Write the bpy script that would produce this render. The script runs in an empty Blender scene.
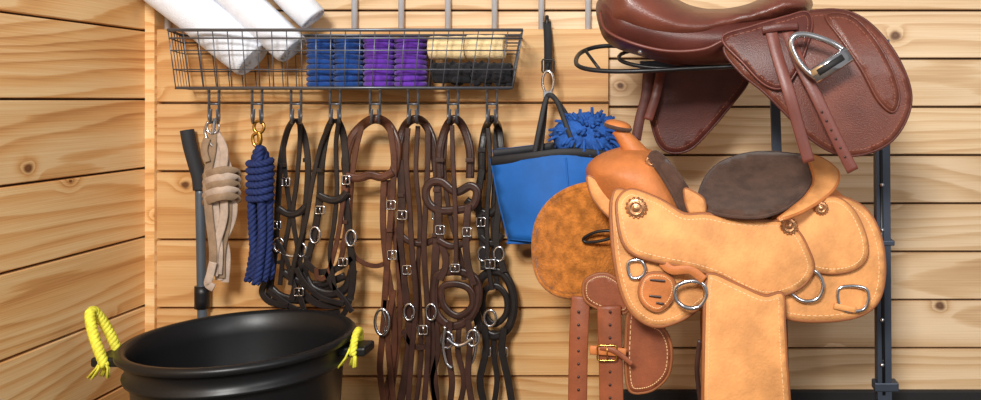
import bpy, math, random
from mathutils import Vector, geometry
random.seed(7)
F=830.0; CX=672.0; HY=100.0; EYE=1.05
def P(px,py,d): return Vector(((px-CX)/F*d, d, EYE-(py-HY)/F*d))
def lin(c):
    r=[]
    for v in c:
        v/=255.0
        r.append(v/12.92 if v<=.04045 else ((v+.055)/1.055)**2.4)
    return (r[0],r[1],r[2],1)
# ---------------------------------------------------------------- materials
def newmat(name):
    m=bpy.data.materials.new(name); m.use_nodes=True
    nt=m.node_tree; b=nt.nodes['Principled BSDF']
    return m,nt,b
def mat(name,c,rough=.5,metal=0,var=.15,vs=12,bump=.1,bs=200,spec=.5,sheen=0,coat=0):
    m,nt,b=newmat(name); N=nt.nodes; L=nt.links
    b.inputs['Roughness'].default_value=rough; b.inputs['Metallic'].default_value=metal
    b.inputs['Specular IOR Level'].default_value=spec
    b.inputs['Sheen Weight'].default_value=sheen
    b.inputs['Coat Weight'].default_value=coat
    tc=N.new('ShaderNodeTexCoord')
    n1=N.new('ShaderNodeTexNoise'); n1.inputs['Scale'].default_value=vs; n1.inputs['Detail'].default_value=6; n1.inputs['Roughness'].default_value=.6
    L.new(tc.outputs['Object'],n1.inputs['Vector'])
    rp=N.new('ShaderNodeValToRGB')
    c=lin(c); lo=tuple(x*(1-var) for x in c[:3])+(1,); hi=tuple(min(1,x*(1+var)) for x in c[:3])+(1,)
    rp.color_ramp.elements[0].color=lo; rp.color_ramp.elements[0].position=.35
    rp.color_ramp.elements[1].color=hi; rp.color_ramp.elements[1].position=.65
    L.new(n1.outputs['Fac'],rp.inputs['Fac']); L.new(rp.outputs['Color'],b.inputs['Base Color'])
    if bump:
        n2=N.new('ShaderNodeTexNoise'); n2.inputs['Scale'].default_value=bs; n2.inputs['Detail'].default_value=3
        L.new(tc.outputs['Object'],n2.inputs['Vector'])
        bp=N.new('ShaderNodeBump'); bp.inputs['Strength'].default_value=bump; bp.inputs['Distance'].default_value=.004
        L.new(n2.outputs['Fac'],bp.inputs['Height']); L.new(bp.outputs['Normal'],b.inputs['Normal'])
    return m
def wood(name,light,mid,dark,knot,kth=.5,con=1.0):
    m,nt,b=newmat(name); N=nt.nodes; L=nt.links
    b.inputs['Roughness'].default_value=.5; b.inputs['Specular IOR Level'].default_value=.35
    uv=N.new('ShaderNodeUVMap'); sep=N.new('ShaderNodeSeparateXYZ'); L.new(uv.outputs['UV'],sep.inputs[0])
    def M(op,a,bb=None,c=None):
        n=N.new('ShaderNodeMath'); n.operation=op
        for i,x in enumerate((a,bb,c)):
            if x is None: continue
            if isinstance(x,(int,float)): n.inputs[i].default_value=x
            else: L.new(x,n.inputs[i])
        return n.outputs[0]
    def comb(x,y):
        c=N.new('ShaderNodeCombineXYZ'); L.new(x,c.inputs[0]); L.new(y,c.inputs[1]); return c.outputs[0]
    u,v=sep.outputs[0],sep.outputs[1]
    def noise(su,sv,det=3,rough=.5):
        n=N.new('ShaderNodeTexNoise'); n.noise_dimensions='2D'; n.inputs['Scale'].default_value=1; n.inputs['Detail'].default_value=det
        n.inputs['Roughness'].default_value=rough
        L.new(comb(M('MULTIPLY',u,su),M('MULTIPLY',v,sv)),n.inputs['Vector']); return n.outputs['Fac']
    vo=N.new('ShaderNodeTexVoronoi'); vo.voronoi_dimensions='2D'; vo.inputs['Scale'].default_value=4.2
    wob=noise(25,25,2)
    L.new(comb(M('MULTIPLY',u,.8),M('ADD',v,M('MULTIPLY',wob,.012))),vo.inputs['Vector'])
    d=vo.outputs['Distance']
    sc=N.new('ShaderNodeSeparateColor'); L.new(vo.outputs['Color'],sc.inputs[0])
    on=M('GREATER_THAN',sc.outputs[0],kth)
    size=M('MULTIPLY_ADD',sc.outputs[1],.055,.018)
    bump=M('MULTIPLY',M('POWER',M('MAXIMUM',M('SUBTRACT',1,M('MULTIPLY',d,4.5)),0),2.4),on)
    base=M('MULTIPLY',noise(.45,3.0,2,.4),11)
    field=M('ADD',M('ADD',M('MULTIPLY',v,18),base),M('MULTIPLY',bump,2.2))
    field=M('ADD',field,M('MULTIPLY',noise(2.5,45,3),.35))
    # growth rings: soft early wood ramping to a sharp late-wood line
    fr=M('FRACT',field)
    s=M('MULTIPLY',M('POWER',fr,2.4),M('SUBTRACT',1,M('POWER',fr,14)))
    fib=noise(2.2,380,3,.65)
    fine=noise(9,900,2,.6)
    broad=noise(.8,7,3)
    f=M('ADD',M('MULTIPLY',s,.7*con),M('MULTIPLY',M('SUBTRACT',fib,.5),.75*con))
    f=M('ADD',f,M('MULTIPLY',M('SUBTRACT',fine,.5),.2))
    f=M('ADD',f,M('MULTIPLY',M('SUBTRACT',broad,.32),.9*con))
    f=M('ADD',f,M('MULTIPLY',bump,.45))
    rp=N.new('ShaderNodeValToRGB'); L.new(f,rp.inputs['Fac'])
    e=rp.color_ramp.elements; e[0].position=0; e[0].color=lin(light); e[1].position=.95; e[1].color=lin(dark)
    x=e.new(.42); x.color=lin(mid)
    kf=N.new('ShaderNodeMapRange'); kf.interpolation_type='SMOOTHSTEP'
    L.new(M('DIVIDE',d,size),kf.inputs['Value']); kf.inputs['From Min'].default_value=.5; kf.inputs['From Max'].default_value=1.3
    kf.inputs['To Min'].default_value=1; kf.inputs['To Max'].default_value=0
    mx=N.new('ShaderNodeMix'); mx.data_type='RGBA'
    L.new(M('MULTIPLY',kf.outputs[0],M('MULTIPLY',on,.85)),mx.inputs[0]); L.new(rp.outputs['Color'],mx.inputs[6]); mx.inputs[7].default_value=lin(knot)
    at=N.new('ShaderNodeAttribute'); at.attribute_name='tint'
    m2=N.new('ShaderNodeMix'); m2.data_type='RGBA'; m2.blend_type='MULTIPLY'; m2.inputs[0].default_value=1
    L.new(mx.outputs[2],m2.inputs[6]); L.new(at.outputs['Color'],m2.inputs[7])
    L.new(m2.outputs[2],b.inputs['Base Color'])
    bp=N.new('ShaderNodeBump'); bp.inputs['Strength'].default_value=.25; bp.inputs['Distance'].default_value=.0015
    L.new(f,bp.inputs['Height']); L.new(bp.outputs['Normal'],b.inputs['Normal'])
    return m
W_left=wood('pine_honey',(248,212,158),(232,178,114),(184,116,60),(96,50,26),.5,.95)
W_panel=wood('pine_panel',(230,188,132),(210,156,96),(166,106,58),(86,46,26),.55,.85)
W_back=wood('pine_pale',(234,206,168),(214,178,134),(168,124,84),(88,54,36),.5,.85)
TAN=mat('tan_leather',(220,154,94),.58,var=.2,vs=11,bump=.35,bs=150,spec=.3)
TAN2=mat('russet_leather',(192,116,64),.5,var=.2,vs=12,bump=.25,bs=170,spec=.3)
STRAPB=mat('saddle_strap_leather',(138,74,44),.5,var=.2,vs=14,bump=.15)
EDGE=mat('leather_edge',(150,90,50),.55,var=.15)
SEAM=mat('dark_sheathing',(70,44,24),.8,var=.15)  # dark brown backing that shows through the gaps between boards
THREAD=mat('stitch_thread',(232,192,142),.8,bump=0)
THREAD2=mat('stitch_thread_brown',(134,82,62),.8,bump=0)
SUEDE=mat('brown_suede',(82,60,50),.95,var=.28,vs=26,bump=.4,bs=500,sheen=.15,spec=.1)
FLEECE=mat('golden_fleece',(182,112,48),.95,var=.35,vs=40,bump=1,bs=180,sheen=.2,spec=.1)
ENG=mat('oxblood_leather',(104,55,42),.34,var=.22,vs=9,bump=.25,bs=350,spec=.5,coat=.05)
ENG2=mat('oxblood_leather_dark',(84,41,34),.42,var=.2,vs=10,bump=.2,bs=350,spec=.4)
ENG3=mat('stirrup_leather',(106,54,44),.42,var=.12,bump=.1)
BRN=mat('bridle_leather_brown',(84,48,32),.38,var=.35,vs=20,bump=.15)
DBR=mat('bridle_leather_dark',(58,34,26),.38,var=.35,vs=20,bump=.15)
BLK=mat('bridle_leather_black',(32,26,25),.36,var=.3,vs=20,bump=.15)
STEEL=mat('polished_steel',(215,215,220),.18,metal=1,var=.03,bump=0)
BRASS=mat('brass',(205,160,80),.25,metal=1,var=.05,bump=0)
COPPER=mat('antique_concho',(190,140,100),.35,metal=.8,var=.2,vs=300,bump=.2)
WIRE=mat('basket_wire',(104,108,116),.35,metal=.6,var=.05,bump=0)
BARS=mat('stall_bar_grey',(206,210,216),.4,metal=.2,var=.04,bump=0)
STAND=mat('stand_steel',(66,74,88),.4,metal=.4,var=.1,bump=.03)
BLKMET=mat('black_metal',(28,28,30),.4,metal=.2,var=.1,bump=0)
PLAST=mat('black_plastic',(20,21,23),.38,var=.1,vs=6,bump=.04,bs=60,spec=.4)
FOAM=mat('foam_grip',(40,42,46),.75,var=.1,bump=.1)
POLE=mat('grey_pole',(92,102,112),.4,metal=.3,var=.06,bump=0)
WHITE=mat('white_terry',(236,240,248),.95,var=.04,vs=40,bump=.6,bs=350,sheen=.1,spec=.1)
BLUEF=mat('blue_fleece',(32,70,138),.95,var=.2,vs=60,bump=.6,bs=300,sheen=.2,spec=.1)
PURP=mat('purple_fleece',(98,50,162),.95,var=.2,vs=60,bump=.6,bs=300,sheen=.2,spec=.1)
CREAM=mat('cream_fleece',(244,218,166),.95,var=.1,vs=60,bump=.6,bs=220,sheen=.2,spec=.1)
BLKF=mat('black_fleece',(38,38,42),.95,var=.2,vs=60,bump=.8,bs=220,sheen=.1,spec=.1)
NAVY=mat('navy_rope',(26,44,98),.8,var=.25,vs=80,bump=.3,bs=400)
BEIGE=mat('beige_webbing',(190,168,150),.85,var=.15,vs=40,bump=.3,bs=500)
BEIGE2=mat('tan_webbing',(150,124,98),.85,var=.15,vs=40,bump=.3,bs=500)
TOTE=mat('blue_canvas',(16,96,178),.7,var=.15,vs=8,bump=.25,bs=500)
NYL=mat('black_nylon',(22,22,26),.6,var=.1,bump=.2,bs=500)
CHEN=mat('blue_chenille',(34,86,164),.9,var=.3,vs=60,bump=.4)
YEL=mat('yellow_rope',(232,224,70),.6,var=.2,vs=80,bump=.3,bs=400)
RUBB=mat('black_rubber',(26,25,26),.7,var=.15,bump=.1)
CONC=mat('stable_floor',(92,84,76),.85,var=.2,vs=5,bump=.3,bs=60)
# ---------------------------------------------------------------- helpers
def grp(name,loc=(0,0,0)):
    e=bpy.data.objects.new(name,None); e.empty_display_size=.05
    bpy.context.scene.collection.objects.link(e); return e
def addmesh(name,vs,fs,m,parent=None,smooth=True):
    me=bpy.data.meshes.new(name); me.from_pydata([tuple(v) for v in vs],[],fs); me.update()
    o=bpy.data.objects.new(name,me); bpy.context.scene.collection.objects.link(o)
    if m: me.materials.append(m)
    if smooth: me.polygons.foreach_set('use_smooth',[True]*len(me.polygons))
    if parent: o.parent=parent
    return o
def recalc(o):
    import bmesh
    bm=bmesh.new(); bm.from_mesh(o.data); bmesh.ops.recalc_face_normals(bm,faces=bm.faces); bm.to_mesh(o.data); bm.free()
def cr(pts,n=6,closed=False):
    pts=[tuple(map(float,p)) for p in pts]; k=len(pts); out=[]
    if k<3 and not closed:
        a,b=pts; return [tuple(a[j]+(b[j]-a[j])*i/n for j in range(len(a))) for i in range(n+1)]
    segs=k if closed else k-1
    for i in range(segs):
        g=lambda q:pts[q%k] if closed else pts[max(0,min(k-1,q))]
        p0,p1,p2,p3=g(i-1),g(i),g(i+1),g(i+2)
        for s in range(n):
            t=s/n
            out.append(tuple(.5*(2*p1[j]+(-p0[j]+p2[j])*t+(2*p0[j]-5*p1[j]+4*p2[j]-p3[j])*t*t+(-p0[j]+3*p1[j]-3*p2[j]+p3[j])*t**3) for j in range(len(p1))))
    if not closed: out.append(pts[-1])
    return out
def with_d(pts,d): return [p if len(p)==3 else (p[0],p[1],d) for p in pts]
def sweep(name,path,cs,m,parent,closed=False,frame='cam',caps=True):
    """sweep cross-section cs [(a,b)] (a sideways in the wall plane, b depth) along world path"""
    n=len(path); vs=[]; k=len(cs(0)) if callable(cs) else len(cs); up=None
    for i,p in enumerate(path):
        if closed: t=path[(i+1)%n]-path[i-1]
        else: t=path[min(n-1,i+1)]-path[max(0,i-1)]
        t=t.normalized() if t.length>1e-9 else Vector((0,0,1))
        if frame=='cam':
            s=t.cross(Vector((0,1,0)))
            if s.length<.05: s=Vector((1,0,0)) if up is None else up
            s.normalize(); up=s; b=s.cross(t).normalized()
        else:
            if up is None:
                up=t.orthogonal().normalized()
            s=(up-t*up.dot(t)).normalized(); up=s; b=t.cross(s)
        sc=cs if not callable(cs) else cs(i/(n-1))
        for a,c in sc: vs.append(p+s*a+b*c)
    fs=[]
    for i in range(n if closed else n-1):
        for j in range(k):
            a=i*k+j; b2=i*k+(j+1)%k; c=((i+1)%n)*k+(j+1)%k; d=((i+1)%n)*k+j
            fs.append((a,b2,c,d))
    if caps and not closed:
        fs.append(tuple(range(k))[::-1]); fs.append(tuple((n-1)*k+j for j in range(k)))
    o=addmesh(name,vs,fs,m,parent); recalc(o); return o
def rect(w,t):
    w/=2; t/=2; r=min(t*.7,w*.4)
    return [(-w+r,-t),(w-r,-t),(w,-t*.3),(w,t*.3),(w-r,t),(-w+r,t),(-w,t*.3),(-w,-t*.3)]
def circ(r,k=10,sx=1): return [(math.cos(a*2*math.pi/k)*r*sx,math.sin(a*2*math.pi/k)*r) for a in range(k)]
def strap(name,pts,d,w,m,parent,t=.004,closed=False,n=7,flat=False):
    q=cr(with_d(pts,d),n,closed); path=[P(*p) for p in q]
    o=sweep(name,path,rect(w*d/F,t),m,parent,closed)
    if flat: o.data.polygons.foreach_set('use_smooth',[False]*len(o.data.polygons))
    return o
def tube(name,pts,d,r,m,parent,closed=False,n=6,k=10,smooth=True):
    q=with_d(pts,d)
    if smooth: q=cr(q,n,closed)
    path=[P(*p) for p in q]
    return sweep(name,path,circ(r*d/F,k),m,parent,closed,frame='pt')
def wtube(name,path,r,m,parent,closed=False,k=10):
    return sweep(name,[Vector(p) for p in path],circ(r,k),m,parent,closed,frame='pt')
def ring(name,cx,cy,rx,ry,d,r,m,parent,rot=0,n=28,tilt=0):
    pts=[]
    for i in range(n):
        a=2*math.pi*i/n; x=rx*math.cos(a); y=ry*math.sin(a)
        c,s=math.cos(rot),math.sin(rot)
        pts.append((cx+x*c-y*s,cy+x*s+y*c,d+tilt*math.sin(a)))
    return tube(name,pts,d,r,m,parent,closed=True,smooth=False,k=8)
def rope(name,path,R,m,parent,pitch=.05,strands=3,k=7,closed=False):
    path=[Vector(p) for p in path]; L=[0]
    for a,b in zip(path,path[1:]): L.append(L[-1]+(b-a).length)
    tot=L[-1]; n=max(8,int(tot/(pitch/9))); res=[]; j=0
    for i in range(n+1):
        s=tot*i/n
        while j<len(L)-2 and L[j+1]<s: j+=1
        f=(s-L[j])/max(1e-9,L[j+1]-L[j]); res.append(path[j].lerp(path[j+1],f))
    up=None; fr=[]
    for i,p in enumerate(res):
        t=(res[min(n,i+1)]-res[max(0,i-1)]).normalized()
        if up is None: up=t.orthogonal().normalized()
        up=(up-t*up.dot(t)).normalized(); fr.append((p,up.copy(),t.cross(up)))
    allv=[];allf=[]
    for s in range(strands):
        pp=[]
        for i,(p,u,b) in enumerate(fr):
            a=2*math.pi*(s/strands+tot*i/n/pitch); pp.append(p+(u*math.cos(a)+b*math.sin(a))*R*.5)
        o=sweep('strand',pp,circ(R*.58,k),m,None,frame='pt')
        off=len(allv); allv+= [v.co.copy() for v in o.data.vertices]; allf+=[tuple(x+off for x in f.vertices) for f in o.data.polygons]
        me=o.data; bpy.data.objects.remove(o); bpy.data.meshes.remove(me)
    return addmesh(name,allv,allf,m,parent)
def dist_poly(x,y,poly):
    best=1e9; n=len(poly)
    for i in range(n):
        ax,ay=poly[i]; bx,by=poly[(i+1)%n]; dx,dy=bx-ax,by-ay; l=dx*dx+dy*dy
        t=0 if l==0 else max(0,min(1,((x-ax)*dx+(y-ay)*dy)/l))
        ex,ey=ax+dx*t-x,ay+dy*t-y; q=ex*ex+ey*ey
        if q<best: best=q
    return math.sqrt(best)
def inside(x,y,poly):
    c=False; n=len(poly); j=n-1
    for i in range(n):
        xi,yi=poly[i]; xj,yj=poly[j]
        if (yi>y)!=(yj>y) and x<(xj-xi)*(y-yi)/(yj-yi)+xi: c=not c
        j=i
    return c
def tri(outline,step):
    xs=[p[0] for p in outline]; ys=[p[1] for p in outline]
    pts=list(outline); nb=len(pts); ds=[0.0]*nb
    y=min(ys); r=0
    while y<max(ys):
        x=min(xs)+(step/2 if r%2 else 0)
        while x<max(xs):
            if inside(x,y,outline):
                dd=dist_poly(x,y,outline)
                if dd>step*.45: pts.append((x,y))
            x+=step
        y+=step*.87; r+=1
    ed=[(i,(i+1)%nb) for i in range(nb)]
    v,e,f,_,_,_=geometry.delaunay_2d_cdt([Vector(p) for p in pts],ed,[],1,1e-6)
    return [(a.x,a.y) for a in v],[tuple(x) for x in f]
def sheet(name,outline,dfn,parent,m,thick=.005,step=7,edge=EDGE,stitch=None,inset=4,sm=True,seg=6):
    ol=[tuple(p) for p in (cr(outline,seg,True) if sm else outline)]
    v,f=tri(ol,step); D=dfn if callable(dfn) else (lambda x,y:dfn)
    o=addmesh(name,[P(x,y,D(x,y)) for x,y in v],f,m,parent)
    recalc(o)
    s=o.modifiers.new('thick','SOLIDIFY'); s.thickness=thick; s.offset=0
    if edge: tube(name+'_edge',[(x,y,D(x,y)) for x,y in ol],1,thick*.58*F,edge,parent,closed=True,smooth=False,k=8)
    if stitch:
        n=len(ol); ar=sum(ol[i][0]*ol[(i+1)%n][1]-ol[(i+1)%n][0]*ol[i][1] for i in range(n)); sg=1 if ar>0 else -1
        ins=[]
        for i in range(n):
            a=ol[i-1]; b=ol[(i+1)%n]; dx,dy=b[0]-a[0],b[1]-a[1]; l=math.hypot(dx,dy) or 1
            ins.append((ol[i][0]-dy/l*inset*sg,ol[i][1]+dx/l*inset*sg))
        allv=[];allf=[]
        for i in range(n):
            a=ins[i]; b=ins[(i+1)%n]; l=math.hypot(b[0]-a[0],b[1]-a[1]); k=max(1,int(l/3.2))
            for j in range(k):
                q=[]
                for t in ((j+.12)/k,(j+.78)/k):
                    x=a[0]+(b[0]-a[0])*t; y=a[1]+(b[1]-a[1])*t; q.append(P(x,y,D(x,y)-thick*.55))
                dr=(q[1]-q[0]); 
                if dr.length<1e-6: continue
                sd=dr.cross(Vector((0,1,0))).normalized()*.0010; bk=Vector((0,-.0014,0)); o2=len(allv)
                allv+=[q[0]-sd,q[0]+bk,q[0]+sd,q[1]-sd,q[1]+bk,q[1]+sd]; allf+=[(o2,o2+1,o2+4,o2+3),(o2+1,o2+2,o2+5,o2+4)]
        addmesh(name+'_stitching',allv,allf,stitch,parent)
    return o
def pillow(name,outline,d,bulge,parent,m,step=6,back=None,power=1.0,skew=None):
    ol=[tuple(p) for p in cr(outline,6,True)]; v,f=tri(ol,step)
    ds=[dist_poly(x,y,ol) for x,y in v]; mx=max(ds); D=d if callable(d) else (lambda x,y:d)
    back=bulge if back is None else back
    vs=[];idx=[]
    for (x,y),q in zip(v,ds):
        t=min(1,q/mx); h=math.sqrt(max(0,1-(1-t)**2))**power
        vs.append(P(x,y,D(x,y)-bulge*h))
    n=len(vs); m2={}
    for i,((x,y),q) in enumerate(zip(v,ds)):
        if q<1e-3: m2[i]=i
        else:
            t=min(1,q/mx); h=math.sqrt(max(0,1-(1-t)**2))**power
            a=P(x,y,D(x,y)); m2[i]=len(vs); vs.append(a+Vector((0,back*h,0)))
    fs=list(f)+[tuple(m2[i] for i in reversed(t)) for t in f]
    o=addmesh(name,vs,fs,m,parent); recalc(o); return o
def lathe(name,prof,c,m,parent,n=64,axis='z'):
    vs=[];fs=[];k=len(prof)
    for i in range(n):
        a=2*math.pi*i/n
        for r,z in prof:
            if axis=='z': vs.append(c+Vector((r*math.cos(a),r*math.sin(a),z)))
            else: vs.append(c+Vector((r*math.cos(a),z,r*math.sin(a))))
    for i in range(n):
        for j in range(k-1):
            a=i*k+j; b=((i+1)%n)*k+j; fs.append((a,b,b+1,a+1))
    o=addmesh(name,vs,fs,m,parent); recalc(o); return o
def box(name,lo,hi,m,parent=None,bev=.003):
    x0,y0,z0=lo;x1,y1,z1=hi
    vs=[(x0,y0,z0),(x1,y0,z0),(x1,y1,z0),(x0,y1,z0),(x0,y0,z1),(x1,y0,z1),(x1,y1,z1),(x0,y1,z1)]
    fs=[(0,3,2,1),(4,5,6,7),(0,1,5,4),(1,2,6,5),(2,3,7,6),(3,0,4,7)]
    o=addmesh(name,vs,fs,m,parent,smooth=False)
    if bev:
        b=o.modifiers.new('bevel','BEVEL'); b.width=bev; b.segments=2
    return o
def concho(name,px,py,d,r,parent,m=COPPER):
    R=r*d/F; c=P(px,py,d)
    prof=[(0,-.006),(R*.3,-.0055),(R*.42,-.003),(R*.5,-.003),(R*.58,-.006),(R*.7,-.006),(R*.78,-.003),(R*.9,-.004),(R,-.002),(R,.003),(0,.003)]
    lathe(name,prof,c,m,parent,24,'y')
    for i in range(14):
        a=2*math.pi*i/14; cc=c+Vector((math.cos(a)*R*.98,-.002,math.sin(a)*R*.98))
        lathe(name+'_scallop_%d'%i,[(0,-.003),(R*.12,-.002),(R*.17,.002)],cc,m,parent,8,'y')
def buckle(name,px,py,w,h,d,m,parent,rot=0,r=.9):
    c,s=math.cos(rot),math.sin(rot); pts=[]
    for x,y in ((-w/2,-h/2),(0,-h/2*1.05),(w/2,-h/2),(w/2*1.05,0),(w/2,h/2),(0,h/2*1.05),(-w/2,h/2),(-w/2*1.05,0)):
        pts.append((px+x*c-y*s,py+x*s+y*c,d))
    tube(name,pts,d,r,m,parent,closed=True,n=3,k=6)
    tube(name+'_tongue',[(px+s*h/2,py-c*h/2,d-.003),(px-s*h/2,py+c*h/2,d-.003)],d,r*.7,m,parent,n=2,k=6)
# ---------------------------------------------------------------- room
XL=-1.557; YB=2.5
def boards(name,kind,u0,u1,zs,m,thick=.02,gap=.0035,face=None,splits=None,tint=.12):
    """kind 'back': boards run in x at y=face ; 'left': run in y at x=face"""
    vs=[];fs=[];uvs=[];cols=[]
    for i in range(len(zs)-1):
        z0,z1=zs[i]+gap/2,zs[i+1]-gap/2
        sp=[u0]+(splits[i] if splits and i in splits else [])+[u1]
        for a,b in zip(sp,sp[1:]):
            a2=a+(.001 if a!=u0 else 0); b2=b-(.001 if b!=u1 else 0)
            ou=random.uniform(0,40); ov=random.uniform(0,40); tn=1-random.uniform(0,tint); warm=random.uniform(-.03,.03)
            c=.004
            prof=[(z0,thick),(z0,c),(z0+c*.6,0),(z1-c*.6,0),(z1,c),(z1,thick)]
            o=len(vs)
            for u in (a2,b2):
                for z,dpt in prof:
                    vs.append((u,face+dpt,z) if kind=='back' else (face-dpt,u,z))
            for j in range(5):
                q=(o+j,o+j+1,o+6+j+1,o+6+j); fs.append(q)
                for vi in q:
                    v=vs[vi]; uu=(v[0] if kind=='back' else v[1]); uvs.append((uu+ou,v[2]+ov)); cols.append((tn,tn*(1-warm*.5),tn*(1-warm*2),1))
            for q in ((o,o+5,o+4,o+3,o+2,o+1),(o+6,o+7,o+8,o+9,o+10,o+11)):
                fs.append(q)
                for vi in q:
                    v=vs[vi]; uvs.append((ou+v[1],v[2]+ov)); cols.append((tn,tn,tn,1))
    o=addmesh(name,vs,fs,m,None,smooth=False)
    o.data.uv_layers.new(name='UVMap')
    o.data.uv_layers['UVMap'].data.foreach_set('uv',[c for p in uvs for c in p])
    o.data.color_attributes.new('tint','FLOAT_COLOR','CORNER')
    o.data.color_attributes['tint'].data.foreach_set('color',[c for p in cols for c in p])
    return o
bz=1.05-7/332.0
zs=[bz+.1455*k for k in range(-8,8)]; zs=[0 if z<0.02 else z for z in zs if z>-.12]
zs[0]=0.0
boards('wall_back','back',XL,2.3,zs,W_back,face=YB,gap=.006)
lz=[1.052+.2033*k for k in range(-5,6)]; lz[0]=0.0
boards('wall_left','left',-.6,YB,lz,W_left,face=XL,gap=.006,tint=.08)
pz=[1.05-3/332+.2033*k for k in range(-5,2)]; pz[0]=0.0; pz[-1]=EYE+72/F*2.465
boards('partition_panel','back',XL+.025,(608-CX)/F*2.465,pz,W_panel,face=2.465,thick=.034,gap=.006,tint=.08)
o=boards('trim_corner','back',XL,XL+.028,[0,2.05],W_left,face=2.452,thick=.047,tint=0)
box('wall_back_sheathing',(XL-.05,YB+.018,0),(2.3,YB+.05,2.05),SEAM,None,0)
box('wall_left_sheathing',(XL-.05,-.6,0),(XL-.018,YB+.018,2.05),SEAM,None,0)
box('floor',(XL-.05,-1.0,-.04),(2.3,YB+.05,0),CONC,None,0)
box('baseboard_back',((612-CX)/F*2.48,2.478,0),(2.3,2.499,.18),RUBB)
# stall bars
g=grp('stall_bars')
ztop=EYE+73/F*2.475
for i in range(10):
    px=588-46.7*i; x=(px-CX)/F*2.478
    wtube('bar_%d'%i,[(x,2.478,ztop-.02),(x,2.478,1.75)],.0085,BARS,g,k=12)
box('top_rail',(XL+.03,2.46,1.74),((600-CX)/F*2.478,2.496,1.77),BARS,g)
# ---------------------------------------------------------------- wire basket
g=grp('wire_basket')
zt=EYE+70/F*2.25; zb=EYE+12/F*2.3
xl=(168-CX)/F*2.25; xr=(523-CX)/F*2.25
xlr=(182-CX)/F*2.44; xrr=(520-CX)/F*2.44
yf,yr=2.25,2.44
bl,br=(180-CX)/F*2.3,(514-CX)/F*2.3; bf,brr=2.28,2.43
blr,brr_x=(190-CX)/F*2.43,(510-CX)/F*2.43
wtube('rim',[(xl,yf,zt),(xr,yf,zt),(xrr,yr,zt),(xlr,yr,zt)],.0046,WIRE,g,closed=True)
wtube('rim_low',[(xl+.002,yf+.003,zt-.022),(xr-.002,yf+.003,zt-.022),(xrr-.002,yr,zt-.022),(xlr+.002,yr,zt-.022)],.0024,WIRE,g,closed=True,k=6)
wtube('base_frame',[(bl,bf,zb),(br,bf,zb),(brr_x,brr,zb),(blr,brr,zb)],.004,WIRE,g,closed=True)
for q,f in enumerate((.35,.68)):
    a=lambda s,e:s+(e-s)*f
    wtube('band_%d'%q,[(a(xl,bl),a(yf,bf),a(zt,zb)),(a(xr,br),a(yf,bf),a(zt,zb)),(a(xrr,brr_x),a(yr,brr),a(zt,zb)),(a(xlr,blr),a(yr,brr),a(zt,zb))],.0018,WIRE,g,closed=True,k=6)
n=24
for i in range(n+1):
    t=i/n
    wtube('wire_%d'%i,[(xl+(xr-xl)*t,yf,zt),(bl+(br-bl)*t,bf,zb),(blr+(brr_x-blr)*t,brr,zb),(xlr+(xrr-xlr)*t,yr,zt)],.0015,WIRE,g,k=6)
for i in range(1,5):
    t=i/5
    wtube('end_wire_%d'%i,[(xl+(xlr-xl)*t,yf+(yr-yf)*t,zt),(bl+(blr-bl)*t,bf+(brr-bf)*t,zb),(br+(brr_x-br)*t,bf+(brr-bf)*t,zb),(xr+(xrr-xr)*t,yf+(yr-yf)*t,zt)],.0015,WIRE,g,k=6)
for s,x in enumerate((xl+.18,0-.75,xr-.12)):
    wtube('mount_%d'%s,[(x,yr,zt),(x,2.466,zt)],.004,WIRE,g)
HK=[214,257,296,335,375,413,453,492]
for i,hx in enumerate(HK):
    for s in (-5,5):
        tube('hook_%d_%s'%(i,'a' if s<0 else 'b'),[(hx+s,88,2.31),(hx+s,100,2.315),(hx+s,112,2.33),(hx+s,120,2.325),(hx+s*.8,123,2.305),(hx+s*.7,118,2.285),(hx+s*.6,109,2.28)],2.3,1.3,WIRE,g,k=7)
    tube('hook_%d_bar'%i,[(hx-5,104,2.318),(hx+5,104,2.318)],2.3,1.2,WIRE,g,n=2,k=6)
# ---------------------------------------------------------------- rolls
def roll(name,p0,p1,R,th,turns,m,parent=None,flat=1.0,ph=0):
    p0=Vector(p0);p1=Vector(p1); ax=(p1-p0).normalized(); u=ax.orthogonal().normalized(); w=ax.cross(u)
    n=int(turns*28); out=[];inn=[]
    for i in range(n+1):
        a=2*math.pi*turns*i/n; r=R-(turns*th)*i/n
        d=u*math.cos(a+ph)+w*math.sin(a+ph)*flat; out.append((d,r)); inn.append((d,max(.001,r-th*.86)))
    S=[(0,-.004),(.02,0),(.25,.001),(.5,-.001),(.75,.001),(.98,0),(1,-.004)]
    vs=[];fs=[]
    for t,e in S:
        c=p0.lerp(p1,t)
        for d,r in out: vs.append(c+d*(r+e))
        for d,r in inn: vs.append(c+d*(r-(e if t in(0,1) else 0)))
    k=n+1
    for s in range(len(S)-1):
        o=s*2*k;o2=(s+1)*2*k
        for i in range(n):
            fs.append((o+i,o+i+1,o2+i+1,o2+i)); fs.append((o+k+i,o2+k+i,o2+k+i+1,o+k+i+1))
        fs.append((o,o2,o2+k,o+k)); fs.append((o+n,o+k+n,o2+k+n,o2+n))
    for o in (0,(len(S)-1)*2*k):
        for i in range(n): fs.append((o+i,o+i+1,o+k+i+1,o+k+i))
    ob=addmesh(name,vs,fs,m,parent); recalc(ob); return ob
roll('rolled_towel',P(134,-36,2.325),P(254,60,2.355),.066,.011,4.8,WHITE)
roll('rolled_towel.001',P(190,-50,2.335),P(294,50,2.36),.056,.011,4.2,WHITE,ph=1)
roll('rolled_towel.002',P(244,-48,2.345),P(313,20,2.375),.046,.010,3.8,WHITE,ph=2)
zb0=zb+.004
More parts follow.
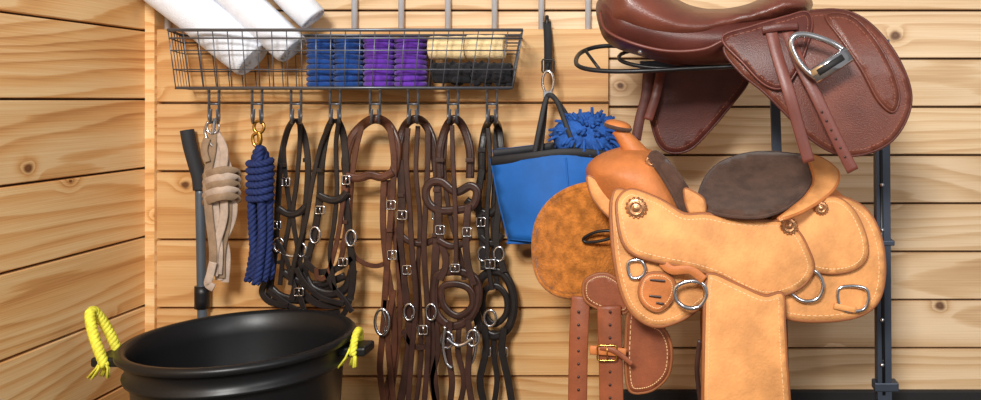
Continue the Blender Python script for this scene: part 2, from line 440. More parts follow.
def wrapset(base,m,xs,d,r,h,k0=0):
    for i,(px,dd) in enumerate(zip(xs,d)):
        x=(px-CX)/F*dd
        nm=base if (i+k0)==0 else '%s.%03d'%(base,i+k0)
        o=grp(nm)
        roll('wrap',(x,dd,zb0),(x,dd,zb0+h),r+.003,.009,3.8,m,o,ph=random.uniform(0,6))
        for q in range(9):
            z=zb0+h*(q+.5)/9
            wtube('fold_%d'%q,[(x+math.cos(a*.393)*r,dd+math.sin(a*.393)*r,z+.002*math.sin(a*.393+q)) for a in range(16)],h/19,m,o,closed=True,k=8)
wrapset('blue_polo_wrap',BLUEF,[322,349],[2.335,2.335],.034,.138)
wrapset('blue_polo_wrap',BLUEF,[333,356],[2.40,2.405],.026,.14,2)
wrapset('purple_polo_wrap',PURP,[380,411],[2.335,2.335],.038,.138)
wrapset('purple_polo_wrap',PURP,[388,416],[2.40,2.405],.026,.14,2)
for i,(m,x0,x1,z,y,r) in enumerate(((BLKF,434,472,.036,2.335,.032),(BLKF,474,512,.036,2.335,.032),(CREAM,430,466,.107,2.335,.036),(CREAM,467,505,.109,2.335,.038))):
    nm=('black_fleece_wrap' if i<2 else 'cream_fleece_wrap')+('.001' if i%2 else '')
    o=grp(nm)
    a=Vector(((x0-CX)/F*y,y,zb0+z)); b=Vector(((x1-CX)/F*y,y,zb0+z))
    roll('wrap',a,b,r,.01,3,m,o)
    for q in range(22 if i<2 else 0):
        t=(q%7+.5)/7; an=random.uniform(0,6.28); c=a.lerp(b,t)+Vector((0,math.cos(an)*r*.8,math.sin(an)*r*.8))
        lathe('tuft_%d'%q,[(0,-.012),(.009,-.007),(.013,0),(.009,.007),(0,.012)],c,m,o,10)
# ---------------------------------------------------------------- tub
g=grp('muck_tub')
TD=2.03; tc=Vector(((242-CX)/F*TD,TD,0)); rz=EYE-237/F*TD
R=.256
prof=[(0,0),(.200,0),(.207,.008),(R-.024,rz-.07),(R-.022,rz-.066),(R-.010,rz-.066),(R-.008,rz-.058),(R-.016,rz-.054),(R-.012,rz-.02),(R+.000,rz-.016),(R+.006,rz-.01),(R+.006,rz-.002),(R+.0,rz+.004),(R-.010,rz+.004),(R-.018,rz-.003),(R-.026,rz-.05),(.210,.02),(.200,.012),(0,.012)]
lathe('tub_shell',prof,tc,PLAST,g,96)
for s in (-1,1):
    x=tc.x+s*(R+.015); y=tc.y-.06 if s<0 else tc.y+.02
    box('handle_lug_%d'%(s+1),(x-.035,y-.035,rz-.045),(x+.035,y+.035,rz-.022),PLAST,g,.006)
def hrope(nm,x,y,h,w,R0):
    pts=[]
    for a in range(15):
        t=a/14; an=math.pi*t
        pts.append(Vector((x+(-.5+t)*.012-math.sin(an)*w,y+math.cos(an)*.035,rz-.04+math.sin(an)*h)))
    rope(nm,pts,R0,YEL,g,pitch=.03)
hrope('rope_handle_left',tc.x-R-.02,tc.y-.06,.12,.05,.011)
hrope('rope_handle_right',tc.x+R+.015,tc.y+.02,.05,-.005,.009)
for s,(x,y) in enumerate(((tc.x-R-.02,tc.y-.095),(tc.x+R+.015,tc.y-.015))):
    for q in range(10):
        a=random.uniform(0,6.28)
        wtube('frayed_end_%d_%d'%(s,q),[(x,y,rz-.02),(x+math.cos(a)*.014,y+math.sin(a)*.008,rz-.045),(x+math.cos(a)*.024-.01,y+math.sin(a)*.012,rz-.068)],.0026,YEL,g,k=5)
# ---------------------------------------------------------------- pitchfork
g=grp('pitchfork')
d=2.43
tube('foam_grip',[(187,130),(190,146),(195,164),(199,178),(200,190)],d,6.5,FOAM,g,k=14)
tube('pole',[(200,188),(201,240),(202,300),(204,380)],d,4.6,POLE,g,k=12)
tube('ferrule',[(202,286),(202,308)],d,7,BLKMET,g,n=3,k=12)
hz=P(204,380,d)
wtube('socket',[hz+Vector((0,0,.02)),hz-Vector((0,0,.06))],.018,BLKMET,g)
for i in range(7):
    x=(i-3)*.028
    wtube('tine_%d'%i,[hz+Vector((x*.3,0,-.05)),hz+Vector((x,-.005,-.08)),(hz.x+x,hz.y-.02,.004)],.004,BLKMET,g,k=6)
wtube('crossbar',[hz+Vector((-.085,-.005,-.08)),hz+Vector((.085,-.005,-.08))],.006,BLKMET,g)
# ---------------------------------------------------------------- beige lead
g=grp('webbing_lead_rein')
tube('snap_body',[(214,118),(214,126),(213,134)],2.31,2.4,STEEL,g)
ring('snap_ring',213,127,6,7,2.31,1.3,STEEL,g)
tube('snap_gate',[(208,122),(205,132),(209,142),(213,146)],2.31,1.6,STEEL,g)
for i,(a,b,c,dd) in enumerate(((212,207,213,2.31),(218,214,219,2.32),(224,222,215,2.315),(216,226,222,2.33),(222,231,220,2.335),(209,212,226,2.34))):
    strap('fold_%d'%i,[(213+i*.8,132),(a,150),(b,180),(b+2,215),(c,250),(c-1,272+2*i)],dd,8,BEIGE if i%3 else BEIGE2,g,t=.005,flat=True)
for i in range(5):
    y=172+i*6.5
    strap('wrap_%d'%i,[(205,y+5,2.325),(212,y+1,2.295),(225,y-2,2.292),(238,y+1,2.325),(225,y+6,2.36),(210,y+8,2.355)],2.3,8,BEIGE if i%2 else BEIGE2,g,t=.005,closed=True)
strap('leather_keeper',[(207,138),(204,150),(207,162)],2.30,7,BEIGE2,g)
strap('tail_end',[(213,262),(210,275),(208,284),(214,288)],2.30,8,BEIGE,g)
# ---------------------------------------------------------------- navy lead rope
g=grp('lead_rope')
ring('snap_eye',259,127,5,6,2.31,1.6,BRASS,g)
tube('snap_body',[(259,132),(260,140),(258,147)],2.31,2.6,BRASS,g)
tube('snap_hook',[(258,133),(253,136),(254,144),(259,148)],2.31,1.6,BRASS,g)
for i,(a,b,c,dd) in enumerate(((256,252,255,2.30),(264,268,266,2.305),(259,261,259,2.285),(255,254,251,2.33),(266,264,271,2.33))):
    q=cr([(260,147,dd),(a,160,dd),(b,195,dd),(b+1,235,dd),(c,268,dd),(c-3,284-abs(i-2)*3,dd)],8)
    rope('strand_%d'%i,[P(*p) for p in q],.0115,NAVY,g,pitch=.045)
for i in range(6):
    y=160+i*7
    q=[(260+11*math.cos(a*.35),y+a*.39+2*math.sin(a*.35),2.305-.035*math.sin(a*.35)) for a in range(19)]
    rope('coil_%d'%i,[P(*p) for p in q],.0095,NAVY,g,pitch=.035)
# ---------------------------------------------------------------- bridles
def bridle(name,m,items,d0=2.36,wk=.78):
    g=grp(name); j=0
    for it in items:
        k=it[0]; j+=1; d=d0-.005*(j%6)
        if k=='s': strap('strap_%d'%j,it[2],d,it[1]*wk,m,g,t=.005,closed=len(it)>3,flat=True)
        elif k=='p':
            q=cr(with_d(it[2],d),7,len(it)>3); w=it[1]*wk*d/F/2
            # padded strap: broad lining with a raised narrow strap stitched on top
            sweep('padded_strap_%d'%j,[P(*p) for p in q],[(math.copysign(abs(math.cos(a))**.6,math.cos(a))*w,math.copysign(abs(math.sin(a))**.7,math.sin(a))*w*.5) for a in [i*math.pi/6 for i in range(12)]],m,g,closed=len(it)>3)
            o=sweep('raised_strap_%d'%j,[P(*p)+Vector((0,-w*.5,0)) for p in q],rect(w*1.0,.004),m,g,closed=len(it)>3)
            o.data.polygons.foreach_set('use_smooth',[False]*len(o.data.polygons))
        elif k=='r': ring('bit_ring_%d'%j,it[1],it[2],it[3],it[4],d-.014,it[5] if len(it)>5 else 1.3,STEEL,g)
        elif k=='b': buckle('buckle_%d'%j,it[1],it[2],it[3],it[4],d-.014,it[6] if len(it)>6 else STEEL,g,it[5] if len(it)>5 else 0)
        elif k=='t': tube('mouthpiece_%d'%j,it[2],d-.014,it[1],STEEL,g)
        elif k=='k':
            box('keeper_%d'%j,P(it[1]-it[3]*.42,it[2]+2.2,d-.008),P(it[1]+it[3]*.42,it[2]-2.2,d+.006),m,g,.001)
    return g
bridle('bridle',BLK,[
 ('s',8,[(294,119,2.31),(287,132),(281,160),(278,200),(276,240),(272,275),(268,298)]),
 ('s',8,[(297,119,2.31),(304,135),(308,165),(306,205),(302,240),(298,272),(292,300)]),
 ('s',6,[(293,120,2.31),(284,142),(286,180),(290,215),(284,250),(280,285)]),
 ('s',6,[(299,120,2.31),(300,140),(297,180),(293,215),(298,250),(305,285)]),
 ('p',9,[(278,208),(288,214),(298,213),(306,206)]),
 ('p',11,[(268,285),(280,296),(300,300),(318,296),(330,284)]),
 ('s',9,[(272,298),(290,308),(315,314),(340,312)]),
 ('p',10,[(283,272),(300,282),(322,284),(345,276)]),
 ('s',7,[(268,290),(284,302),(300,311),(322,316)]),
 ('s',8,[(266,280),(262,292),(270,302),(288,306)]),
 ('s',6,[(276,240),(286,258),(292,280),(300,300)]),
 ('r',279,245,5,7),('r',301,250,5,7),('b',277,225,7,7),('b',286,182,7,7),('b',299,292,8,7),('k',283,165,8),('k',306,160,8),('k',280,262,8),
 ('t',1.3,[(279,252),(290,256),(301,256)])])
bridle('bridle',BLK,[
 ('s',9,[(333,119,2.31),(327,132),(322,160),(320,195),(315,230),(307,262),(302,290)]),
 ('s',9,[(337,119,2.31),(343,134),(346,165),(346,200),(350,240),(353,275),(350,300)]),
 ('s',6,[(332,120,2.31),(321,145),(312,185),(306,220),(296,255),(290,285)]),
 ('s',6,[(339,120,2.31),(336,145),(337,190),(334,225),(330,255),(335,290)]),
 ('p',10,[(318,195),(330,200),(340,199),(347,192)]),
 ('p',12,[(303,272),(312,288),(330,294),(346,288),(353,270)]),
 ('s',9,[(300,290),(316,303),(336,305),(352,296)]),
 ('s',8,[(306,262),(318,272),(338,268),(352,258)]),
 ('s',7,[(300,296),(308,318),(325,322),(342,316),(350,300)]),
 ('s',7,[(325,270),(332,285),(344,300),(352,312)]),
 ('s',7,[(296,268),(305,284),(322,298),(344,304)]),
 ('r',315,235,5,8),('r',351,238,5,8),('b',320,210,8,7),('b',346,180,7,8),('b',343,262,8,7),('k',320,170,9),('k',346,212,9),('k',307,258,9)],2.345)
bridle('bridle',BRN,[
 ('p',12,[(348,178),(346,160),(352,138),(364,124),(376,119,2.31),(388,125),(396,142),(396,162),(392,178)]),
 ('s',7,[(362,126),(356,150),(350,190),(346,230),(340,262),(330,275)]),
 ('s',8,[(390,128),(394,160),(392,200),(389,240),(386,280),(384,310)]),
 ('p',11,[(346,176),(358,178),(370,175),(382,177),(393,172)]),
 ('s',6,[(344,180),(342,210),(336,245),(327,275),(318,278),(316,268)]),
 ('s',7,[(388,180),(392,220),(398,260),(400,310),(396,360),(390,402)]),
 ('s',6,[(352,180),(350,215),(352,250),(362,262),(376,266),(388,262)]),
 ('s',8,[(384,180),(383,220),(386,260),(392,300),(394,350),(384,402)]),
 ('s',8,[(386,300),(382,340),(380,370),(384,404)]),
 ('s',7,[(394,290),(388,330),(390,370),(394,404)]),
 ('r',382,322,7,13,1.5),('b',345,202,8,8),('b',391,205,8,8),('b',392,255,8,8),('k',345,222,9),('k',390,230,9),('k',346,190,8),
 ('t',1.7,[(382,309),(386,322),(383,335)])],2.35)
bridle('bridle',DBR,[
 ('p',11,[(399,170),(399,145),(405,126),(415,119,2.31),(425,124),(433,142),(436,170)]),
 ('s',10,[(400,160),(402,200),(400,240),(405,290),(410,330),(406,370),(400,404)]),
 ('s',10,[(436,160),(438,200),(436,250),(433,300),(432,350),(436,404)]),
 ('s',7,[(408,128),(406,160),(409,200),(412,250),(416,300),(412,350),(408,404)]),
 ('s',7,[(428,130),(428,160),(426,200),(424,250),(427,300),(428,350),(424,404)]),
 ('s',6,[(418,126),(416,170),(420,220),(418,270),(420,310),(421,360),(416,404)]),
 ('p',8,[(402,236),(410,242),(420,244),(430,242),(437,236)]),
 ('s',7,[(403,330),(412,345),(424,347),(432,335)]),
 ('r',409,312,5,8,1.3),('r',431,312,5,8,1.3),('b',402,215,9,8),('b',437,215,9,8),('b',407,270,8,8),('k',401,195,10),('k',437,190,10),('k',436,235,10),('b',423,330,8,8)],2.36)
bridle('bridle',DBR,[
 ('p',11,[(440,178),(440,150),(446,128),(454,119,2.31),(463,127),(470,150),(470,178)]),
 ('p',11,[(426,190),(432,182),(442,182),(456,192),(470,186),(477,192),(472,206),(455,210),(438,210),(428,202)],1),
 ('s',9,[(438,205),(440,235),(446,262),(440,280)]),
 ('s',9,[(468,205),(466,240),(468,265),(474,285)]),
 ('s',6,[(452,125),(453,160),(455,200),(456,240),(456,270)]),
 ('s',6,[(446,130),(444,170),(450,215),(460,255),(464,280)]),
 ('p',11,[(436,278),(446,272),(462,272),(476,280),(478,300),(468,320),(452,326),(438,316),(434,298)],1),
 ('p',9,[(442,288),(456,284),(470,290),(472,306),(458,316),(444,306)],1),
 ('p',9,[(438,240),(450,246),(462,244),(470,236)]),
 ('s',8,[(450,322),(448,350),(452,380),(450,404)]),
 ('s',8,[(468,320),(470,345),(468,375),(472,404)]),
 ('s',7,[(436,318),(438,350),(432,380),(436,404)]),
 ('s',7,[(460,318),(458,350),(464,380),(460,404)]),
 ('r',447,340,6,8,1.5),('r',473,338,6,8,1.5),('t',2.0,[(447,338),(456,345),(464,344),(473,338)]),
 ('t',1.8,[(445,326),(443,345),(446,362),(452,368)]),('t',1.8,[(475,326),(476,345),(473,360),(467,366)]),
 ('b',440,230,8,8),('b',467,232,8,8),('b',455,268,8,7),('k',440,160,11),('k',470,160,11),('k',446,255,9)],2.345)
bridle('bridle',BLK,[
 ('p',10,[(482,180),(482,150),(486,128),(492,119,2.31),(498,127),(501,150),(500,180)]),
 ('p',10,[(466,200),(474,206),(486,214),(496,208),(501,198),(498,190)]),
 ('s',9,[(482,170),(478,200),(482,240),(484,270)]),
 ('s',9,[(500,170),(499,205),(496,240),(504,272)]),
 ('s',6,[(488,128),(490,170),(487,215),(488,260),(492,290)]),
 ('s',6,[(496,128),(495,170),(493,215),(494,255),(498,290)]),
 ('p',11,[(478,285),(486,274),(500,272),(510,284),(514,306),(508,328),(494,336),(480,326),(476,305)],1),
 ('p',8,[(484,292),(496,286),(506,296),(506,314),(494,324),(484,312)],1),
 ('p',9,[(480,236),(488,243),(496,242),(502,234)]),
 ('s',9,[(484,325),(486,350),(480,380),(484,404)]),
 ('s',9,[(504,328),(502,350),(508,380),(512,404)]),
 ('s',7,[(494,330),(494,355),(497,380),(494,404)]),
 ('r',483,254,5,7,1.3),('r',499,254,5,7,1.3),('b',481,222,8,8),('b',490,264,9,8),('r',490,318,6,8),('b',486,352,8,8),('b',503,352,8,8),('k',482,150,10),('k',500,150,10),('k',484,268,9)],2.405)
# ---------------------------------------------------------------- tote
g=grp('grooming_tote')
strap('hanging_strap',[(547,22,2.455),(548,45,2.42),(548,72,2.37)],2.42,8,NYL,g)
buckle('strap_buckle',548,66,11,12,2.36,BLKMET,g)
tube('hang_hook',[(547,27,2.455),(547,20,2.455),(547,17,2.47),(547,24,2.492)],2.46,2,BLKMET,g)
ring('carabiner',548,82,5.5,11,2.355,1.5,STEEL,g)
box('snap_tab',P(543,98,2.35),P(553,91,2.36),STEEL,g,.002)
for dd,dx in ((2.325,0),(2.36,6)):
    strap('handle_%d'%dx,[(534+dx,156,dd),(540+dx*.6,125,dd+.005),(547,97,2.35),(556,100,2.35),(566+dx,125,dd),(576+dx,152,dd)],dd,5,NYL,g)
def td(x,y):
    t=(x-492)/115; return 2.335-.075*math.sin(math.pi*max(0,min(1,t)))*min(1,.3+max(0,y-140)/90)
def td2(x,y):
    t=(x-492)/115; return 2.36+.025*math.sin(math.pi*max(0,min(1,t)))
to=[(491,158),(510,156),(535,153),(560,150),(585,150),(606,152),(608,200),(606,242),(560,242),(530,241),(509,239),(499,200)]
def dense(o,k=5):
    r=[]
    for i in range(len(o)):
        a=o[i];b=o[(i+1)%len(o)]
        for j in range(k): r.append((a[0]+(b[0]-a[0])*j/k,a[1]+(b[1]-a[1])*j/k))
    return r
sheet('front_panel',dense(to),td,g,TOTE,.004,8,edge=TOTE,sm=False)
sheet('back_panel',dense([(x+2,y-8 if y<170 else y) for x,y in to]),td2,g,TOTE,.004,8,edge=TOTE,sm=False)
strap('top_binding',[(x,y+3,td(x,y)-.004) for x,y in to[:6]],2.3,9,NYL,g)
strap('back_binding',[(x+2,y-5,td2(x,y)-.003) for x,y in to[:6]],2.35,7,NYL,g)
strap('side_binding',[(x,y,2.347) for x,y in ((492,158),(500,200),(510,240))],2.35,4,TOTE,g,t=.026)
strap('bottom_gusset',[(x,241,2.335) for x in (509,540,570,606)],2.33,3,TOTE,g,t=.07)
tube('panel_seam',[(x,y,td(x,y)-.004) for x,y in ((566,158),(568,185),(570,212),(572,236))],2.3,.8,TOTE,g)
g=grp('chenille_wash_mitt')
for i in range(210):
    a=random.uniform(0,6.28); b=math.acos(random.uniform(-1,1)); 
    dv=Vector((math.sin(b)*math.cos(a),math.sin(b)*math.sin(a),math.cos(b)))
    c=P(586,134,2.345)+Vector((dv.x*.068,dv.y*.022,dv.z*.042))
    e=c+Vector((dv.x,dv.y*.5,dv.z))*.03+Vector((random.uniform(-.014,.014),0,random.uniform(-.02,.010)))
    q=[c,c.lerp(e,.5)+Vector((0,0,.005)),e]
    sweep('noodle_%d'%i,q,lambda t:circ(.0058*(1-.3*t),7),CHEN,g,frame='pt')
pillow('mitt_body',[(552,135),(562,120),(587,112),(606,122),(614,140),(600,155),(565,155)],2.345,.022,g,CHEN)
# ---------------------------------------------------------------- saddle stand
g=grp('saddle_stand')
def sq(name,a,b,w,m=STAND):
    o=sweep(name,[Vector(a),Vector(b)],[(-w,-w*.9),(w,-w*.9),(w,w*.9),(-w,w*.9)],m,g,frame='cam')
    o.data.polygons.foreach_set('use_smooth',[False]*len(o.data.polygons)); return o
SD=2.16
sq('post_front',P(774,70,SD),Vector((P(788,400,SD).x,SD,0)),.012)
sq('post_rear',P(881,40,SD),Vector((P(884,400,SD).x,SD,0)),.018)
sweep('post_rear_slot',[P(881,150,SD-.017),P(884,395,SD-.017)],rect(.008,.004),BLKMET,g)
xa=P(774,0,SD).x; xb=P(884,0,SD).x
box('foot_bar',(P(640,0,SD).x,SD-.03,0),(xb+.15,SD+.03,.035),STAND,g)
for q,x in enumerate((P(788,0,SD).x,xb)):
    box('cross_foot_%d'%q,(x-.025,SD-.3,0),(x+.025,SD+.25,.03),STAND,g)
box('bracket_low',P(875,392,SD-.02),P(895,378,SD+.02),STAND,g)
box('bracket_mid',P(872,246,SD-.02),P(891,238,SD+.02),STAND,g)
for i,y in enumerate((185,230,275,320,365)):
    c=P(882,y,SD-.018); lathe('bolt_%d'%i,[(0,-.005),(.005,-.004),(.006,0)],c,STEEL,g,10,'y')
tube('rack_loop',[(745,66,1.97),(700,68,1.97),(640,71,1.97),(605,71,1.98),(583,68,2.0),(576,62,2.05),(582,52,2.13),(605,46,2.16),(650,48,2.16),(745,50,2.16)],2.05,2.3,BLKMET,g,k=8)
tube('rack_inner',[(745,64,2.0),(660,68,2.0),(620,60,2.03),(640,50,2.12),(745,54,2.12)],2.05,2.0,BLKMET,g,k=8)
tube('rack_tongue',[(585,50,2.06),(600,70,2.03)],2.05,1.6,BLKMET,g,n=3)
sq('rack_arm',P(640,66,2.1),P(882,60,2.16),.012)
sq('rack_arm_low',P(640,262,2.1),P(884,262,2.16),.014)
for q,(x0,dd) in enumerate(((660,2.02),(660,2.2))):
    tube('rack_low_rail_%d'%q,[(x0,250,dd),(860,250,dd)],dd,3,STAND,g,n=3)
# ---------------------------------------------------------------- english saddle
g=grp('english_saddle')
EC=2.02
def efd(x,y):
    t=max(0,min(1,(y+10)/90)); return EC-.04-.15*math.sqrt(1-(1-t)**2)-.015*math.sin((x-720)/60)
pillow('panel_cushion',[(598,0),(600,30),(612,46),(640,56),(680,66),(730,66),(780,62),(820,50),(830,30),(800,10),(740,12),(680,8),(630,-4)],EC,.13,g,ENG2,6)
pillow('seat',[(600,-14),(600,8),(605,26),(630,40),(668,48),(704,46),(730,34),(775,24),(808,12),(812,0),(800,-8),(780,-10),(764,-3),(744,5),(716,9),(690,5),(668,-7),(645,-24),(618,-30)],EC,.15,g,ENG,5)
tube('seat_piping',[(600,12,1.93),(606,30,1.90),(632,43,1.875),(668,51,1.87),(704,49,1.87),(730,38,1.87),(775,28,1.87),(806,16,1.89)],1.9,1.6,ENG3,g)
sheet('near_flap',[(724,48),(745,34),(775,20),(808,12),(838,10),(862,18),(884,38),(902,66),(911,95),(906,120),(890,142),(864,154),(838,154),(812,140),(788,116),(764,92),(740,72)],efd,g,ENG,.006,7,edge=ENG2,stitch=THREAD2,inset=5)
sheet('knee_block',[(826,16),(850,16),(872,36),(890,66),(899,95),(893,112),(878,100),(862,70),(842,40)],lambda x,y:efd(x,y)-.006,g,ENG,.006,7,edge=ENG,stitch=THREAD2,inset=4)
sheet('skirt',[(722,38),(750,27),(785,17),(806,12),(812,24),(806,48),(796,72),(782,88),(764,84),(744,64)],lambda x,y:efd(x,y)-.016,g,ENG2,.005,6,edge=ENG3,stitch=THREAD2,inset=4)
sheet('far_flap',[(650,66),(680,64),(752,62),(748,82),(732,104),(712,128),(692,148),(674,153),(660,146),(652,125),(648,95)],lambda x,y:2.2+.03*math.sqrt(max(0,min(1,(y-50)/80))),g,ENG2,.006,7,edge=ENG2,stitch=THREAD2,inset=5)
strap('billet',[(648,66,2.19),(646,95,2.19),(640,118,2.19),(636,140,2.19)],2.19,10,ENG2,g)
strap('billet_b',[(662,66,2.20),(656,95,2.18),(648,120,2.18)],2.19,9,ENG3,g)
strap('stirrup_leather_a',[(770,27,1.82),(777,55,1.80),(788,90,1.78),(798,125,1.78),(809,162,1.78)],1.8,12,ENG3,g,t=.005)
strap('stirrup_leather_b',[(786,28,1.825),(799,62,1.795),(818,100,1.778),(836,138,1.775),(853,171,1.775)],1.8,12,ENG3,g,t=.005)
strap('stirrup_keeper',[(762,30,1.815),(780,27,1.81),(798,26,1.815)],1.81,8,ENG2,g,t=.006)
for i in range(6):
    x=822+i*4.6;y=112+i*9
    lathe('punch_hole_%d'%i,[(0,-.001),(.0028,-.001),(.003,.001)],P(x,y,1.772),DBR,g,8,'y')
for nm,x,y in (('saddle_stud',724,42),('saddle_stud_b',640,52)):
    lathe(nm,[(0,-.004),(.004,-.003),(.005,.002)],P(x,y,1.855),STEEL,g,12,'y')
tube('stirrup_iron',[(846,52,1.755),(830,42,1.755),(808,35,1.76),(795,36,1.76),(791,44,1.76),(796,57,1.76),(806,70,1.755),(817,78,1.75)],1.76,3.2,STEEL,g,k=10)
sweep('stirrup_tread',[P(813,77,1.75),P(849,54,1.75)],rect(.034,.016),STEEL,g)
sweep('tread_pad',[P(818,73,1.741),P(843,57,1.741)],rect(.014,.012),RUBB,g)
# ---------------------------------------------------------------- western saddle
g=grp('western_saddle')
def wd(off=0):
    def f(x,y):
        t=max(0,min(1,(y-150)/120)); yaw=.10*(x-640)/240
        return 1.98-.17*math.sqrt(1-(1-t)**2)+yaw-off
    return f
sheet('far_skirt_fleece',[(535,250),(538,224),(550,204),(568,191),(590,185),(608,187),(622,192),(640,220),(640,270),(618,290),(604,290),(590,294),(566,295),(548,287),(538,272)],lambda x,y:2.06-.07*math.sin(math.pi*max(0,min(1,(x-536)/100)))*.8,g,FLEECE,.016,6,edge=FLEECE)
tube('far_ring',[(584,238,1.985),(596,232,1.975),(610,231,1.97),(612,237,1.97),(600,241,1.975),(586,242,1.985)],1.98,1.6,BLKMET,g,closed=True)
sheet('far_rear_skirt',[(700,215),(840,215),(866,235),(874,290),(850,308),(700,308)],2.28,g,FLEECE,.014,12,edge=FLEECE)
sheet('far_fender',[(706,290),(770,290),(775,400),(768,560),(712,560),(706,400)],2.30,g,TAN2,.006,14)
pillow('tree_core',[(612,190),(640,165),(690,195),(760,205),(820,185),(850,205),(860,250),(820,285),(700,275),(630,262)],2.06,.13,g,TAN2,8)
pillow('fork_swell',[(586,170),(594,158),(610,150),(630,146),(652,150),(668,160),(682,180),(694,212),(682,232),(640,228),(612,212),(592,188)],1.97,.13,g,TAN2,5,back=.14)
sheet('gullet_lining',[(588,176),(604,186),(618,200),(620,222),(606,214),(592,196)],1.90,g,TAN,.006,5)
hs=[(640,162,1.95),(634,151,1.94),(627,141,1.94),(621,133,1.94),(618,129,1.94)]
q=cr(hs,5); pp=[P(*x) for x in q]
sweep('horn_neck',pp,lambda t:circ(.036-.044*t+.026*t*t,16),TAN2,g,frame='pt')
c=P(618,126,1.94)
hc=lathe('horn_cap',[(0,.013),(.018,.012),(.028,.008),(.032,.002),(.032,-.003),(.02,-.007),(0,-.008)],Vector((0,0,0)),TAN2,g,28)
hc.location=c; hc.rotation_euler=(.06,.22,0)
hb=lathe('horn_cap_binding',[(.030,.003),(.0335,.001),(.0335,-.005),(.028,-.008),(.018,-.009)],Vector((0,0,0)),SUEDE,g,28)
hb.location=c; hb.rotation_euler=(.06,.22,0)
sheet('seat_front_suede',[(655,152),(664,158),(676,172),(688,190),(697,210),(690,218),(682,212),(672,192),(660,172),(650,158)],lambda x,y:1.845-.0*x+(.02 if y<165 else 0),g,SUEDE,.008,5,edge=SUEDE)
sheet('seat_lip',[(684,190),(694,192),(704,200),(704,214),(690,214)],lambda x,y:1.838,g,TAN,.005,5)
def sd(x,y):
    t=max(0,min(1,(y-152)/66)); return 2.13-.29*t**.8+.03*math.sin(math.pi*t)
pillow('cantle_roll',[(698,214),(702,192),(712,172),(730,158),(762,151),(806,155),(826,160),(838,172),(836,186),(824,198),(800,212),(778,220),(740,222)],lambda x,y:2.14-.26*max(0,min(1,(y-150)/70)),.006,g,TAN,6,back=.05)
sheet('seat_suede',[(698,208),(700,190),(708,174),(722,162),(745,154),(768,152),(792,154),(808,157),(813,170),(810,184),(800,198),(785,209),(762,217),(735,217),(712,213)],lambda x,y:sd(x,y)-.028,g,SUEDE,.006,6,edge=SUEDE)
sheet('cantle_binding',[(809,157),(824,160),(838,172),(836,186),(822,200),(800,213),(778,220),(790,210),(806,196),(814,180)],lambda x,y:sd(x,y)-.036,g,TAN,.007,5,edge=TAN2,stitch=THREAD,inset=3)
sheet('rear_skirt',[(770,222),(800,206),(835,198),(856,203),(872,218),(882,245),(884,275),(878,300),(862,314),(835,320),(800,320),(778,312),(765,285)],wd(.0),g,TAN,.009,7,stitch=THREAD,inset=5)
sheet('rear_jockey',[(778,222),(800,208),(826,198),(842,200),(856,214),(866,238),(866,258),(852,270),(828,273),(806,266),(790,248)],wd(.016),g,TAN,.006,6,stitch=THREAD,inset=4)
sheet('front_skirt',[(612,200),(622,190),(660,210),(705,250),(712,290),(700,306),(680,320),(656,326),(636,316),(624,298),(616,268),(612,232)],wd(.0),g,TAN,.009,7,stitch=THREAD,inset=5)
sheet('rigging_plate',[(640,285),(648,274),(666,274),(675,284),(672,300),(660,311),(648,308),(640,298)],wd(.014),g,TAN2,.006,5,stitch=THREAD,inset=3)
for i,(x,y) in enumerate(((657,280),(655,296),(660,303))):
    strap('slot_%d'%i,[(x-8+i*2,y,wd(.019)(x,y)),(x,y+.5,wd(.019)(x,y)),(x+8-i*2,y+1,wd(.019)(x,y))],1.8,2.4,DBR,g,t=.002)
tube('front_dee',[(629,262),(640,260),(645,268),(642,276),(632,278),(628,270)],wd(.012)(636,268),2.0,STEEL,g,closed=True)
sheet('seat_jockey',[(617,212),(619,198),(630,190),(646,194),(664,202),(684,214),(706,214),(732,219),(764,221),(784,222),(798,232),(808,250),(813,268),(804,284),(786,294),(764,297),(742,289),(716,276),(690,268),(660,262),(634,254),(622,240)],wd(.022),g,TAN,.008,7,stitch=THREAD,inset=5)
concho('fork_concho',636,208,wd(.032)(636,208),10,g)
concho('jockey_concho',789,226,wd(.032)(789,226),8,g)
concho('cantle_concho',821,208,wd(.026)(821,208),6.5,g)
concho('swell_concho',651,161,1.868,5.5,g)
tube('rigging_ring',[(676,287),(690,281),(703,284),(706,296),(698,307),(685,307),(676,299)],1.79,2.2,STEEL,g,closed=True)
strap('rigging_strap',[(662,262,1.80),(672,270,1.79),(690,270,1.785),(704,280,1.785)],1.79,9,TAN2,g)
tube('rear_rigging_ring',[(788,284),(800,270),(815,271),(823,284),(818,298),(804,301),(792,294)],wd(.016)(805,288),2.0,STEEL,g,closed=True)
tube('rear_dee',[(838,290),(852,286),(866,289),(868,300),(862,310),(842,309)],wd(.012)(852,298),1.8,STEEL,g,closed=True)
strap('dee_keeper',[(834,306,wd(.014)(850,300)),(856,310,wd(.014)(850,300))],1.9,6,TAN,g)
sheet('fender',[(706,284),(712,274),(740,286),(764,296),(782,294),(784,320),(786,360),(789,400),(792,470),(784,520),(715,520),(703,470),(703,400),(704,340)],lambda x,y:1.80-.02*math.sin((y-270)/60.)+.0004*(x-700)-max(0,0),g,TAN,.008,8,stitch=THREAD,inset=5)
tube('stirrup_hoop',[(716,515,1.80),(712,548,1.80),(722,566,1.80),(772,566,1.80),(782,548,1.80),(780,515,1.80)],1.8,5,TAN2,g)
sheet('latigo_holder',[(584,284),(592,276),(606,274),(620,282),(628,296),(626,312),(604,310),(586,300)],1.90,g,STRAPB,.008,5,stitch=THREAD,inset=3)
strap('latigo_a',[(581,296,1.91),(579,330,1.90),(578,370,1.90),(577,440,1.90)],1.9,19,STRAPB,g,t=.006)
strap('latigo_b',[(609,306,1.885),(610,340,1.88),(611,372,1.88),(612,440,1.88)],1.88,24,STRAPB,g,t=.006)
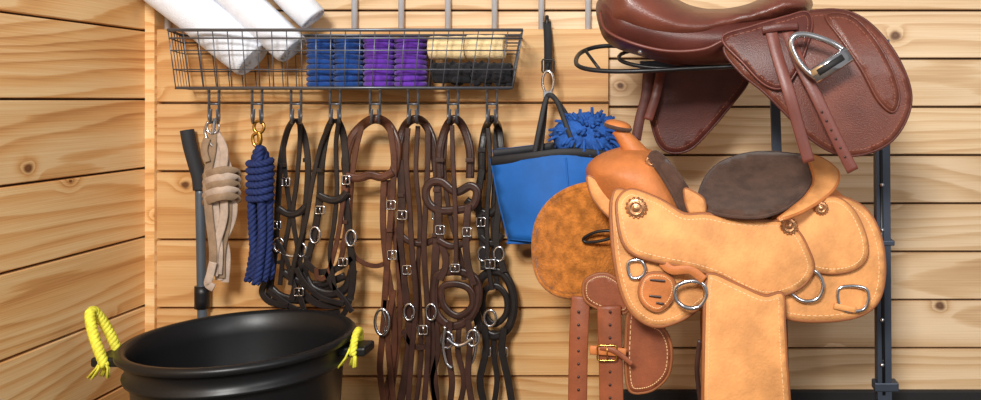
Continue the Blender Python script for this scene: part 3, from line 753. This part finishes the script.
strap('latigo_keeper',[(590,350,1.872),(608,351,1.868),(626,353,1.872)],1.87,9,TAN2,g,t=.005)
strap('tie_tail',[(600,348,1.868),(612,350,1.862),(622,356,1.862),(632,364,1.862)],1.86,5,STRAPB,g)
buckle('latigo_buckle',607,353,18,14,1.864,BRASS,g)
sheet('off_fender',[(630,312),(650,322),(664,330),(671,348),(669,372),(658,386),(644,392),(630,390),(626,370),(626,340)],1.90,g,STRAPB,.008,6,stitch=THREAD,inset=4)
for i in range(7):
    for nm,x,dd in (('a',578.5,1.896),('b',610,1.876)):
        lathe('hole_%s_%d'%(nm,i),[(0,-.001),(.003,-.001),(.0034,.001)],P(x,300+i*13+(20 if nm=='b' and i>2 else 12),dd),DBR,g,8,'y')
strap('saddle_string',[(700,340,1.84),(697,370,1.84),(701,404,1.84)],1.84,5,DBR,g)
# ---------------------------------------------------------------- lights
def area(name,loc,tgt,size,e,col):
    l=bpy.data.lights.new(name,'AREA'); l.shape='SQUARE'; l.size=size; l.energy=e; l.color=col
    o=bpy.data.objects.new(name,l); bpy.context.scene.collection.objects.link(o); o.location=loc
    o.rotation_euler=(Vector(tgt)-Vector(loc)).to_track_quat('-Z','Y').to_euler(); return o
area('softbox_lamp',(-.5,-1.0,2.3),(-.2,2.4,.9),.6,128,(1,.975,.94))
area('softbox_lamp.001',(1.7,-.6,1.9),(-.6,2.4,.9),.9,24,(1,.98,.97))  # added fill light from the right, no real lamp stands for it
w=bpy.data.worlds.new('world'); bpy.context.scene.world=w; w.use_nodes=True
w.node_tree.nodes['Background'].inputs[0].default_value=(1,.98,.96,1); w.node_tree.nodes['Background'].inputs[1].default_value=.32
cam=bpy.data.cameras.new('camera'); co=bpy.data.objects.new('camera',cam); bpy.context.scene.collection.objects.link(co)
co.location=(0,0,EYE); co.rotation_euler=(math.pi/2,0,0)
cam.sensor_width=36; cam.lens=36*F/981; cam.shift_x=(490.5-CX)/981; cam.shift_y=-(200-HY)/981; cam.clip_start=.02
bpy.context.scene.camera=co
bpy.context.scene.view_settings.view_transform='Standard'
